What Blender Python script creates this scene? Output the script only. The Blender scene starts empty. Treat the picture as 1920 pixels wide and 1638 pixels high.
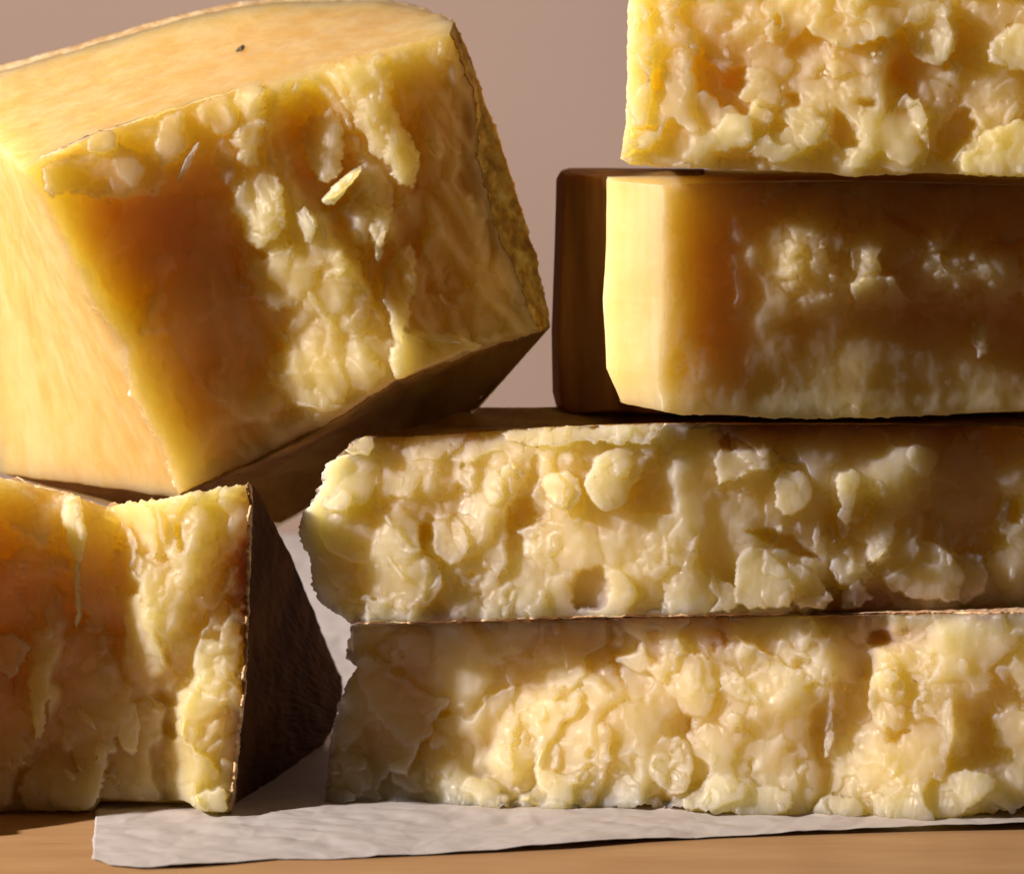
import bpy, math, random
import numpy as np

# ------------------------------------------------------------------ camera, light, exposure
S = 0.0002            # metres per photo pixel at the stack's front plane
D0 = 1.2              # camera distance to that plane
YH = 150.0            # photo row of the horizon
HC = 0.274            # camera height above the table
PW, PH = 1920.0, 1638.0
scene = bpy.context.scene
COL = scene.collection

cam_d = bpy.data.cameras.new('camera')
cam = bpy.data.objects.new('camera', cam_d); COL.objects.link(cam)
cam.location = (0, -D0, HC); cam.rotation_euler = (math.pi/2, 0, 0)
cam_d.sensor_width = 36.0
cam_d.lens = 36.0*D0/(PW*S)
cam_d.shift_y = (YH-PH/2)/PW
cam_d.clip_start = 0.05; cam_d.clip_end = 20
cam_d.dof.use_dof = True; cam_d.dof.focus_distance = D0; cam_d.dof.aperture_fstop = 9.0
scene.camera = cam

world = bpy.data.worlds.new('World'); scene.world = world; world.use_nodes = True
bg = world.node_tree.nodes['Background']
bg.inputs[0].default_value = (1.0, 0.62, 0.30, 1); bg.inputs[1].default_value = 0.022

LDIR = np.array((-0.83, -0.33, 0.41)); LDIR /= np.linalg.norm(LDIR)
LT = np.array((0.0, 0.02, 0.13)); LD = 1.9
kd = bpy.data.lights.new('key_lamp', 'AREA'); kd.shape = 'DISK'; kd.size = 0.08; kd.energy = 77
kd.color = (1.0, 0.86, 0.70)
key = bpy.data.objects.new('key_lamp', kd); COL.objects.link(key)
key.location = LT+LDIR*LD
from mathutils import Vector, Matrix
key.rotation_euler = Vector(-LDIR).to_track_quat('-Z', 'Y').to_euler()
key['kind'] = 'structure'

vs = scene.view_settings
vs.view_transform = 'Standard'; vs.look = 'None'; vs.gamma = 1.0; vs.exposure = 0.0
scene.cycles.max_bounces = 8
scene.cycles.use_denoising = True

# ------------------------------------------------------------------ helpers
def P(px, py, y):
    px = np.asarray(px, float); py = np.asarray(py, float); y = np.asarray(y, float)
    k = (D0+y)/D0*S
    return np.stack([(px-PW/2)*k, y+0*px, HC-(py-YH)*k], -1)

_r = np.random.RandomState(5)
_perm = _r.permutation(512)
_g = _r.rand(512)*2*np.pi
_gx, _gy = np.cos(_g), np.sin(_g)
def pn(x, y, seed=0):
    xi = np.floor(x).astype(int); yi = np.floor(y).astype(int)
    xf = x-xi; yf = y-yi
    def gr(i, j, dx, dy):
        h = _perm[(_perm[(i+seed*37) & 511]+j) & 511]
        return _gx[h]*dx+_gy[h]*dy
    u = xf*xf*xf*(xf*(xf*6-15)+10); v = yf*yf*yf*(yf*(yf*6-15)+10)
    a = gr(xi, yi, xf, yf); b = gr(xi+1, yi, xf-1, yf)
    c = gr(xi, yi+1, xf, yf-1); d = gr(xi+1, yi+1, xf-1, yf-1)
    return ((a+(b-a)*u)+((c+(d-c)*u)-(a+(b-a)*u))*v)*1.5
def fbm(x, y, seed=0, o=3):
    r = 0; a = 1.0
    for k in range(o):
        r = r+a*pn(x*2**k, y*2**k, seed+k*3); a *= 0.5
    return r
def sstep(x): x = np.clip(x, 0, 1); return x*x*(3-2*x)

def chaikin(p, it=1, closed=True):
    p = np.asarray(p, float)
    for _ in range(it):
        q = np.roll(p, -1, 0)
        p = np.stack([p*.78+q*.22, p*.22+q*.78], 1).reshape(-1, 2)
    return p
def sdf_poly(X, Y, pts):
    n = len(pts); d = np.full(X.shape, 1e18); inside = np.zeros(X.shape, bool)
    for i in range(n):
        ax, ay = pts[i]; bx, by = pts[(i+1) % n]
        ex, ey = bx-ax, by-ay
        t = np.clip(((X-ax)*ex+(Y-ay)*ey)/(ex*ex+ey*ey+1e-9), 0, 1)
        d = np.minimum(d, (X-ax-t*ex)**2+(Y-ay-t*ey)**2)
        c = (ay > Y) != (by > Y)
        xi = ax+(Y-ay)/(by-ay+1e-12)*ex
        inside ^= c & (X < xi)
    d = np.sqrt(d)
    return np.where(inside, d, -d)          # positive inside
def sdf_line(X, Y, pts):
    d = np.full(X.shape, 1e18); tt = np.zeros(X.shape); n = len(pts)-1
    for i in range(n):
        ax, ay = pts[i]; bx, by = pts[i+1]; ex, ey = bx-ax, by-ay
        t = np.clip(((X-ax)*ex+(Y-ay)*ey)/(ex*ex+ey*ey+1e-9), 0, 1)
        q = (X-ax-t*ex)**2+(Y-ay-t*ey)**2
        m = q < d; d = np.where(m, q, d); tt = np.where(m, (i+t)/n, tt)
    return np.sqrt(d), tt

class Relief:
    """Height of a broken face above its plane, in photo-pixel lengths (0.2 mm)."""
    def __init__(s, x0, y0, x1, y1, seed):
        s.x0, s.y0 = x0, y0; s.seed = seed; s.rng = random.Random(seed)
        s.X, s.Y = np.meshgrid(np.arange(x0, x1+1, dtype=float), np.arange(y0, y1+1, dtype=float))
        X, Y = s.X, s.Y
        s.WX = fbm(X/34, Y/34, seed+1, 4)+.2*pn(X/7, Y/7, seed+9); s.WY = fbm(X/34+50, Y/34, seed+2, 4)+.2*pn(X/7, Y/7, seed+8)
        s.B = np.zeros(X.shape); s.H = np.zeros(X.shape); s.hk = 1.0; s.gk = 1.0; s.rk = 1.0; s.rmax = 99
    def ready(s): s.H = s.B.copy()
    def win(s, pts, m):
        pts = np.asarray(pts, float)
        a = int(max(0, pts[:, 0].min()-m-s.x0)); b = int(min(s.X.shape[1], pts[:, 0].max()+m-s.x0+1))
        c = int(max(0, pts[:, 1].min()-m-s.y0)); d = int(min(s.X.shape[0], pts[:, 1].max()+m-s.y0+1))
        return None if a >= b or c >= d else (slice(c, d), slice(a, b))
    def plate(s, pts, h, gx=0, gy=0, r=8, rough=5, k=1.0, bulge=0, rel='B', it=1, stri=0, sm=3.0):
        rough = rough*s.rk; r = min(r, s.rmax); bulge *= .4; pts = chaikin(pts, it); w = s.win(pts, rough*2+4)
        if w is None: return
        X, Y = s.X[w], s.Y[w]
        d = sdf_poly(X+rough*s.WX[w], Y+rough*s.WY[w], pts)
        c = pts.mean(0)
        base = s.B[w] if rel == 'B' else (s.H[w] if rel == 'H' else 0)
        e = np.clip(d/max(r, .01), 0, 1)
        z = base+h*s.hk+s.gk*(gx*(X-c[0])+gy*(Y-c[1]))-k*r*(1-np.sqrt(1-(1-e)**2))
        if bulge:
            z = z+bulge*(1-(1-np.clip(d/max(d.max(), 1), 0, 1))**2)
        if stri:
            z = z+stri*pn(X/5+Y/40, Y/60, s.seed+5)
        h0 = s.H[w]; q = np.clip(.5+.5*(z-h0)/sm, 0, 1)
        s.H[w] = np.where(d > 0, h0*(1-q)+z*q+sm*q*(1-q), h0)
    def pit(s, pts, depth, soft=10, rough=4, gx=0, gy=0, it=1):
        pts = chaikin(pts, it); w = s.win(pts, rough*2+4)
        if w is None: return
        X, Y = s.X[w], s.Y[w]
        d = sdf_poly(X+rough*s.WX[w], Y+rough*s.WY[w], pts); c = pts.mean(0)
        e = sstep(d/soft)
        s.H[w] -= e*(depth+gx*(X-c[0])+gy*(Y-c[1]))
    def ridge(s, pts, wd, h, taper=True, rough=3, p=1.0):
        w = s.win(pts, wd+rough*2)
        if w is None: return
        d, t = sdf_line(s.X[w]+rough*s.WX[w], s.Y[w]+rough*s.WY[w], pts)
        tw = wd*(np.sqrt(np.clip(4*t*(1-t), .08, 1)) if taper else 1)
        s.H[w] += h*np.sqrt(np.clip(1-(d/tw)**2, 0, 1))**p
    def swell(s, cx, cy, rx, ry, h, rot=0):
        c, q = math.cos(rot), math.sin(rot)
        u = ((s.X-cx)*c+(s.Y-cy)*q)/rx; v = (-(s.X-cx)*q+(s.Y-cy)*c)/ry
        s.B += h*np.exp(-(u*u+v*v))
    def scatter(s, n, smin, smax, hmin, hmax, slope=.45, bias=(0, 0), asp=(.6, 1.7), box=None, rough=.12, r=.18, vert=0, stri=0, rel='B', mask=None, bulge=0.0, sm=.1):
        R = s.rng; x0, y0, x1, y1 = box or (s.x0, s.y0, s.x0+s.X.shape[1], s.y0+s.Y.shape[0])
        for _ in range(n):
            sz = smin*(smax/smin)**(R.random()**1.5)
            cx, cy = R.uniform(x0, x1), R.uniform(y0, y1)
            if mask and not mask(cx, cy): continue
            a = math.sqrt(R.uniform(*asp)); m = R.randint(6, 9); rot = R.uniform(0, math.pi) if not vert else math.pi/2+R.gauss(0, .25)
            if vert: a = math.sqrt(R.uniform(1.2, 1.2+vert))
            pts = []
            for i in range(m):
                t = 2*math.pi*(i+R.uniform(-.3, .3))/m; q = sz*R.uniform(.72, 1.15)
                u, v = q*a*math.cos(t), q/a*math.sin(t)
                pts.append((cx+u*math.cos(rot)-v*math.sin(rot), cy+u*math.sin(rot)+v*math.cos(rot)))
            s.plate(pts, R.uniform(hmin, hmax), R.gauss(bias[0], slope), R.gauss(bias[1], slope), r=sz*r*R.uniform(.5, 1.6)+2, rough=sz*rough*R.uniform(.6, 1.5)+1.5, it=R.choice((1, 1, 2)), stri=stri, rel=rel, bulge=bulge*sz, sm=2+sm*sz)
    def cells(s, size, h, slope, soft, asp=1.25, warp=.25, curv=0.0, bias=(0, 0), amp=None, seed=0, dome=0.0):
        """facets that tile the face: every cell a tilted, slightly dished plane, stepped against its neighbours"""
        R = np.random.RandomState(s.seed*13+seed); st = 2
        X = s.X[::st, ::st].astype(np.float32); Y = s.Y[::st, ::st].astype(np.float32)
        wx = fbm(X/size*1.3, Y/size*1.3, s.seed+40+seed, 3)*size*warp; wy = fbm(X/size*1.3+30, Y/size*1.3, s.seed+44+seed, 3)*size*warp
        U = (X+wx).astype(np.float32); V = ((Y+wy)/asp).astype(np.float32)
        w, hgt = X.max()-X.min()+2*size, (Y.max()-Y.min())/asp+2*size
        gx_, gy_ = int(w/size)+1, int(hgt/size)+1
        num = np.zeros(X.shape, np.float32); best = np.full(X.shape, 1e9, np.float32); pend = []
        for i in range(gx_):
            for j in range(gy_):
                if R.rand() < .22: continue
                cx = X.min()-size+(i+R.rand())*size; cy = Y.min()/asp-size+(j+R.rand())*size
                pend.append((cx, cy, R.normal(0, h), R.normal(bias[0], slope), R.normal(bias[1], slope), R.uniform(-1, 1)*curv-dome*R.uniform(.3, 1.3), R.uniform(-.35, .35)*size, R.uniform(.4, 1.6)))
        den = np.zeros(X.shape, np.float32)
        R2 = 2.2*size
        for pas in (0, 1):
            for cx, cy, hh, gx, gy, cv, wt, sf in pend:
                a = np.searchsorted(X[0], cx-R2*1.3); b = np.searchsorted(X[0], cx+R2*1.3)
                c = np.searchsorted(Y[:, 0], (cy-R2*1.3)*asp); d_ = np.searchsorted(Y[:, 0], (cy+R2*1.3)*asp)
                if a >= b or c >= d_: continue
                q = (slice(c, d_), slice(a, b))
                dx, dy = U[q]-cx, V[q]-cy; dist = np.sqrt(dx*dx+dy*dy)+wt
                if pas == 0: best[q] = np.minimum(best[q], dist)
                else:
                    ww = np.exp(-np.minimum((dist-best[q])/(soft*sf), 40)); den[q] += ww
                    num[q] += ww*np.clip(hh+gx*dx+gy*dy*asp+cv*(dx*dx+dy*dy)/size, -4*h-size*.5, 4*h+size*.5)
        Z = num/np.maximum(den, 1e-9)
        # back to full resolution
        yi = np.clip((s.Y-s.y0)/st, 0, X.shape[0]-1.001); xi = np.clip((s.X-s.x0)/st, 0, X.shape[1]-1.001)
        i0 = xi.astype(int); j0 = yi.astype(int); fx = xi-i0; fy = yi-j0
        Z = (Z[j0, i0]*(1-fx)+Z[j0, i0+1]*fx)*(1-fy)+(Z[j0+1, i0]*(1-fx)+Z[j0+1, i0+1]*fx)*fy
        s.H += Z if amp is None else Z*amp
    def detail(s, a=1.0):
        X, Y = s.X, s.Y
        s.H += a*(1.3*fbm(X/30, Y/36, s.seed+20, 2)+.22*pn(X/8, Y/14, s.seed+23)+.06*pn(X/4, Y/4, s.seed+24))
    def edge_round(s, d, r, amt):      # d: distance to outline
        e = np.clip(d/r, 0, 1); s.H -= amt*(1-np.sqrt(1-(1-e)**2))
    def at(s, px, py):
        x = np.clip(np.asarray(px)-s.x0, 0, s.X.shape[1]-1.001); y = np.clip(np.asarray(py)-s.y0, 0, s.X.shape[0]-1.001)
        i = x.astype(int); j = y.astype(int); fx = x-i; fy = y-j; H = s.H
        return (H[j, i]*(1-fx)+H[j, i+1]*fx)*(1-fy)+(H[j+1, i]*(1-fx)+H[j+1, i+1]*fx)*fy

def mesh_obj(name, V, F, mat, parent=None, smooth=True, attr=None):
    me = bpy.data.meshes.new(name)
    V = np.asarray(V, np.float32)
    if isinstance(F, np.ndarray):
        nf, c = F.shape
        me.vertices.add(len(V)); me.vertices.foreach_set('co', V.ravel())
        me.loops.add(nf*c); me.loops.foreach_set('vertex_index', F.ravel().astype(np.int32))
        me.polygons.add(nf); me.polygons.foreach_set('loop_start', np.arange(0, nf*c, c, dtype=np.int32))
        me.update(calc_edges=True); me.validate()
    else:
        me.from_pydata([tuple(v) for v in V.tolist()], [], F); me.update()
    if smooth: me.polygons.foreach_set('use_smooth', [True]*len(me.polygons))
    for k, a in (attr or {}).items():
        at = me.attributes.new(k, 'FLOAT', 'POINT'); at.data.foreach_set('value', np.asarray(a, np.float32))
    me.materials.append(mat)
    o = bpy.data.objects.new(name, me); COL.objects.link(o)
    if parent is not None: o.parent = parent
    return o
def thing(name, label, cat, loc, group=None):
    o = bpy.data.objects.new(name, None); COL.objects.link(o); o.location = loc
    o.empty_display_size = .02
    o['label'] = label; o['category'] = cat
    if group: o['group'] = group
    return o
def adopt(o, par):       # mesh data is in world space; keep it there
    o.parent = par; o.matrix_parent_inverse = Matrix.Translation(-Vector(par.location))

def resample(poly, n):
    poly = np.asarray(poly, float)
    d = np.r_[0, np.cumsum(np.hypot(*(np.diff(poly[:, :2], axis=0).T))+1e-6)]
    t = np.linspace(0, d[-1], n)
    return np.stack([np.interp(t, d, poly[:, i]) for i in range(poly.shape[1])], -1)

def section(TL, TR, BR, BL, top=(), right=(), bottom=(), left=()):
    """four edges (px,py,depth); mid points may omit depth (then interpolated)"""
    def edge(a, mid, b):
        out = [a]; 
        L = math.hypot(b[0]-a[0], b[1]-a[1])+1e-6
        for m in mid:
            if len(m) == 2:
                t = math.hypot(m[0]-a[0], m[1]-a[1]); u = math.hypot(m[0]-b[0], m[1]-b[1]); t = t/(t+u)
                m = (m[0], m[1], a[2]+(b[2]-a[2])*t)
            out.append(m)
        return out+[b]
    return dict(top=edge(TL, top, TR), right=edge(TR, right, BR), bottom=edge(BL, bottom, BR), left=edge(TL, left, BL))

class Block:
    def __init__(s, secs, rows, rel, step=2.25, jag=(3, 3, 3, 3), side_amp=1.2, seed=1, keep=.5, sfreq=(90, 60)):
        f = secs[0]; rel_ = rel
        ln = lambda p: sum(math.hypot(p[i+1][0]-p[i][0], p[i+1][1]-p[i][1]) for i in range(len(p)-1))
        nu = int(max(ln(f['top']), ln(f['bottom']))/step)+1; nv = int(max(ln(f['left']), ln(f['right']))/step)+1
        s.nu, s.nv = nu, nv
        E = {}
        for k, n in (('top', nu), ('bottom', nu), ('left', nv), ('right', nv)): E[k] = resample(f[k], n)
        jagE = {}
        for q, (k, n) in enumerate((('top', nu), ('right', nv), ('bottom', nu), ('left', nv))):
            t = np.arange(n)*step; fade = sstep(np.minimum(np.arange(n), n-1-np.arange(n))/8)
            j = jag[q]*(fbm(t/26, t*0+q*7.3, seed+q, 4)+.35*pn(t/6, t*0+3, seed+q+4))*fade
            jagE[k] = j
        u = np.linspace(0, 1, nu)[None, :, None]; v = np.linspace(0, 1, nv)[:, None, None]
        T, B, L, R = E['top'][None], E['bottom'][None], E['left'][:, None], E['right'][:, None]
        G = (1-v)*T+v*B+(1-u)*L+u*R-((1-u)*(1-v)*T[:, :1]+u*(1-v)*T[:, -1:]+(1-u)*v*B[:, :1]+u*v*B[:, -1:])
        wpx = np.linspace(0, 1, nu)*nu*step; hpx = np.linspace(0, 1, nv)*nv*step       # ragged outline, fading inwards
        G[..., 0] += jagE['left'][:, None]*np.exp(-wpx/14)[None]+jagE['right'][:, None]*np.exp(-wpx[::-1]/14)[None]
        G[..., 1] += jagE['top'][None]*np.exp(-hpx/14)[:, None]+jagE['bottom'][None]*np.exp(-hpx[::-1]/14)[:, None]
        h = rel.at(G[..., 0], G[..., 1])*S if rel is not None else np.zeros(G.shape[:2])
        s.px, s.py, s.yy = G[..., 0], G[..., 1], G[..., 2]-h
        front = P(s.px, s.py, s.yy).reshape(-1, 3)
        idx = np.arange(nu*nv).reshape(nv, nu)
        q = np.stack([idx[:-1, :-1], idx[1:, :-1], idx[1:, 1:], idx[:-1, 1:]], -1).reshape(-1, 4)
        loop = np.r_[idx[0, :-1], idx[:-1, -1], idx[-1, :0:-1], idx[:0:-1, 0]]
        s.M = len(loop)
        def loopof(sec):
            a = resample(sec['top'], nu); b = resample(sec['right'], nv); c = resample(sec['bottom'], nu); d = resample(sec['left'], nv)
            return np.r_[a[:-1], b[:-1], c[:0:-1], d[:0:-1]]
        s.side = np.r_[np.zeros(nu-1, int), np.ones(nv-1, int), np.full(nu-1, 2), np.full(nv-1, 3)]
        loops = [loopof(x) for x in secs]
        off = np.stack([s.px.ravel()[loop], s.py.ravel()[loop], s.yy.ravel()[loop]], -1)-loops[0]
        V = [front]; Fs = [q]; prev = loop; base = len(front); s.rings = [np.stack([s.px.ravel()[loop], s.py.ravel()[loop], s.yy.ravel()[loop]], -1)]
        arc = np.arange(s.M)*step; dist = 0; s.ringidx = [loop]
        for k in range(1, len(secs)):
            n = rows[k-1]
            for i in range(1, n+1):
                t = i/n
                if k == 1: t = t**1.6
                g = loops[k-1]*(1-t)+loops[k]*t
                dist = np.linalg.norm(g-loops[0], axis=1).mean()
                dd = np.abs(g[:, 2]-loops[0][:, 2])/S
                dec = np.exp(-dd/(30*keep))[:, None]
                g = g+off*dec
                tan = np.roll(g, -3, 0)[:, :2]-np.roll(g, 3, 0)[:, :2]
                nrm = np.stack([tan[:, 1], -tan[:, 0]], -1); nrm /= np.linalg.norm(nrm, axis=1)[:, None]+1e-6
                am = (np.asarray(side_amp)[s.side] if np.ndim(side_amp) else side_amp)
                nn = am*(fbm(arc/sfreq[0], dd/sfreq[1], seed+30, 2)+.08*pn(arc/14, dd/40, seed+33))*sstep(dd/25)
                g[:, :2] += nrm*nn[:, None]
                V.append(P(g[:, 0], g[:, 1], g[:, 2])); s.rings.append(g)
                cur = base+np.arange(s.M); base += s.M
                p2, c2 = np.roll(prev, -1), np.roll(cur, -1)
                Fs.append(np.stack([prev, p2, c2, cur], -1)); prev = cur; s.ringidx.append(cur)
        # shrink the back to a small cap
        last = s.rings[-1]; cen = last.mean(0)
        for t in (.5, .98):
            g = last+(cen-last)*t; g[:, 2] += .002*t
            V.append(P(g[:, 0], g[:, 1], g[:, 2])); cur = base+np.arange(s.M); base += s.M
            Fs.append(np.stack([prev, np.roll(prev, -1), np.roll(cur, -1), cur], -1)); prev = cur
        s.V = np.concatenate(V); s.F = np.concatenate(Fs)
    def depth_at(s, px, py):
        i = np.argmin((s.px-px)**2+(s.py-py)**2); return float(s.yy.ravel()[i])

def rind_shell(blk, sides, r0, r1, thick, mat, parent, seed, crumb=3.0, lead=0.0, m0=None, m1=None):
    """closed slab lying on the ring rows r0..r1 of some sides of a block; thickness in px"""
    sel = np.where(np.isin(blk.side, sides))[0]
    if m0 is not None: sel = sel[m0:m1]
    rr = list(range(r0, r1+1)); out = []; inn = []
    arc = np.arange(len(sel))*2.0
    for k in rr:
        g = blk.rings[k].copy()
        tan = np.roll(g, -4, 0)[:, :2]-np.roll(g, 4, 0)[:, :2]
        nr = np.stack([tan[:, 1], -tan[:, 0]], -1); nr /= np.linalg.norm(nr, axis=1)[:, None]+1e-6
        g = g[sel]; nr = nr[sel]
        dd = k*6.0
        n = thick+crumb*(fbm(arc/16, arc*0+dd/16, seed, 4))
        fr = lead if k == r0 else 0
        o = g.copy(); o[:, :2] += nr*np.maximum(n, 1.0)[:, None]; o[:, 2] -= fr*S
        i = g.copy(); i[:, :2] -= nr*1.5; i[:, 2] -= fr*S
        out.append(P(o[:, 0], o[:, 1], o[:, 2])); inn.append(P(i[:, 0], i[:, 1], i[:, 2]))
    A = np.stack(out); Bn = np.stack(inn); nr_, n = A.shape[:2]
    V = np.r_[A.reshape(-1, 3), Bn.reshape(-1, 3)]
    ia = np.arange(nr_*n).reshape(nr_, n); ib = ia+nr_*n
    def q(a): return np.stack([a[:-1, :-1], a[:-1, 1:], a[1:, 1:], a[1:, :-1]], -1).reshape(-1, 4)
    F = [q(ia), q(ib)[:, ::-1]]
    for a, b in ((ia[0], ib[0]), (ia[-1][::-1], ib[-1][::-1]), (ia[::-1, 0], ib[::-1, 0]), (ia[:, -1], ib[:, -1])):
        F.append(np.stack([a[:-1], b[:-1], b[1:], a[1:]], -1))
    o = mesh_obj('rind', V, np.concatenate(F), mat); adopt(o, parent); return o

def flake_mesh(L, W, th, seed, bend=.03, taper=1.0):
    """a ragged chip: an irregular thin plate lying along +X, thickness along Z; metres"""
    R = random.Random(seed); n = 11; top = []; bot = []
    for i in range(n):
        a = 2*math.pi*(i+R.uniform(-.32, .32))/n; q = R.uniform(.5, 1.15)
        x = .5*L*math.cos(a)*(.8+.2*q); y = .5*W*math.sin(a)*q
        z = bend*L*(1-(2*x/L)**2)
        top.append((x*.93, y*.86, z+th*R.uniform(.3, .6))); bot.append((x, y, z-th*.5))
    V = top+bot+[(R.uniform(-.1, .1)*L, R.uniform(-.1, .1)*W, bend*L+th*.5), (0, 0, bend*L-th*.5)]
    F = []
    for i in range(n):
        k = (i+1) % n
        F += [(i, k, 2*n), (n+k, n+i, 2*n+1), (n+i, n+k, k, i)]
    return V, F

def flakes(blk, parent, mat, items, seed=0):
    """items: (px, py, length, width, angle_deg clockwise from +x, stand-off px, lean)"""
    for q, it in enumerate(items):
        if it[3] < 99: continue
        px, py, L, W, ang, so = it[:6]; so *= .45; lean = it[6] if len(it) > 6 else .25
        V, F = flake_mesh(L*S, W*S, max(1.5, W*.16)*S, seed*100+q)
        e_ = max(W*.6, 6)
        c0, cx, cy = (P(px+a_, py+b_, np.median([blk.depth_at(px+a_+o_, py+b_+o_) for o_ in (-3, 0, 3)])) for a_, b_ in ((0, 0), (e_, 0), (0, e_)))
        tx = Vector((cx-c0).tolist()); tz = Vector((c0-cy).tolist()); nv = tx.cross(tz).normalized()      # local normal of the broken face
        if nv.y > 0: nv = -nv
        nv = (nv*.6+Vector((-.3, -.75, .2))).normalized()
        y = blk.depth_at(px, py)-so*S*.5
        a = math.radians(ang)
        ex = Vector((math.cos(a), 0, -math.sin(a))); ex = (ex-nv*ex.dot(nv)).normalized(); ez = nv
        ey = ez.cross(ex)
        M = Matrix((ex, ey, ez)).transposed()
        c = Vector(P(px, py, y).tolist())
        VV = [M @ Vector(v)+c for v in V]
        o = mesh_obj('flake', [tuple(v) for v in VV], F, mat, smooth=False); adopt(o, parent)

def fins(r, items, hs=1.6):
    """slivers standing up out of the broken face itself"""
    for q, it in enumerate(items):
        px, py, L, W, ang, so = it[:6]
        if W >= 99: continue
        R = random.Random(q*7+r.seed); a = math.radians(ang); ca, sa = math.cos(a), math.sin(a); pts = []
        for u, v in ((-.5, 0), (-.25, -.4), (.1, -.5), (.42, -.3), (.5, 0), (.35, .35), (0, .5), (-.3, .4)):
            u *= L*R.uniform(.9, 1.1); v *= W*R.uniform(.7, 1.2); pts.append((px+u*ca-v*sa, py+u*sa+v*ca))
        r.rk = 1.0; hk, gk = r.hk, r.gk; r.hk = r.gk = 1.0
        r.plate(pts, 3+so*hs*.7, .22, .10, r=max(2.5, W*.3), rough=1.5, rel='H', sm=2)
        r.hk, r.gk = hk, gk

def crumbs(blk, parent, mat, n, seed, box, s0=1.2, s1=4, h=.3):
    R = random.Random(seed); VV = []; FF = []
    for _ in range(n):
        px, py = R.uniform(box[0], box[2]), R.uniform(box[1], box[3])
        L = s0*(s1/s0)**(R.random()**2); V, F = flake_mesh(L*S*R.uniform(.9, 1.4), L*S*.8, L*S*.5, R.randint(0, 1e6), bend=.02)
        y = blk.depth_at(px, py)-h*S; a = R.gauss(math.pi/2, .8)
        ca, sa = math.cos(a), math.sin(a); c = P(px, py, y); b = len(VV)
        for x, yy, z in V: VV.append((c[0]+x*ca-yy*sa, c[1]-z, c[2]-(x*sa+yy*ca)))
        FF += [tuple(b+i for i in f) for f in F]
    o = mesh_obj('crumbs', VV, FF, mat); o['kind'] = 'stuff'; adopt(o, parent)

# ------------------------------------------------------------------ materials
def newmat(name):
    m = bpy.data.materials.new(name); m.use_nodes = True
    nt = m.node_tree; return m, nt, nt.nodes['Principled BSDF']
def nd(nt, t, **kw):
    n = nt.nodes.new(t)
    for k, v in kw.items(): setattr(n, k, v)
    return n
def noise(nt, vec, scale, detail=3, rough=.5):
    n = nd(nt, 'ShaderNodeTexNoise'); n.inputs['Scale'].default_value = scale; n.inputs['Detail'].default_value = detail; n.inputs['Roughness'].default_value = rough
    if vec is not None: nt.links.new(vec, n.inputs['Vector'])
    return n
def ramp(nt, fac, stops):
    r = nd(nt, 'ShaderNodeValToRGB'); e = r.color_ramp.elements
    while len(e) < len(stops): e.new(.5)
    for i, (p, c) in enumerate(stops): e[i].position = p; e[i].color = (*c, 1)
    nt.links.new(fac, r.inputs[0]); return r
def mixc(nt, fac, a, b, mode='MIX'):
    m = nd(nt, 'ShaderNodeMix', data_type='RGBA', blend_type=mode)
    for s_, v in ((m.inputs[0], fac), (m.inputs[6], a), (m.inputs[7], b)):
        if isinstance(v, bpy.types.NodeSocket): nt.links.new(v, s_)
        elif isinstance(v, tuple): s_.default_value = (*v, 1)
        else: s_.default_value = v
    return m.outputs[2]
def coords(nt, scale=(1, 1, 1)):
    g = nd(nt, 'ShaderNodeNewGeometry'); mp = nd(nt, 'ShaderNodeMapping'); mp.inputs['Scale'].default_value = scale
    nt.links.new(g.outputs['Position'], mp.inputs[0]); return mp.outputs[0]

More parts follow.
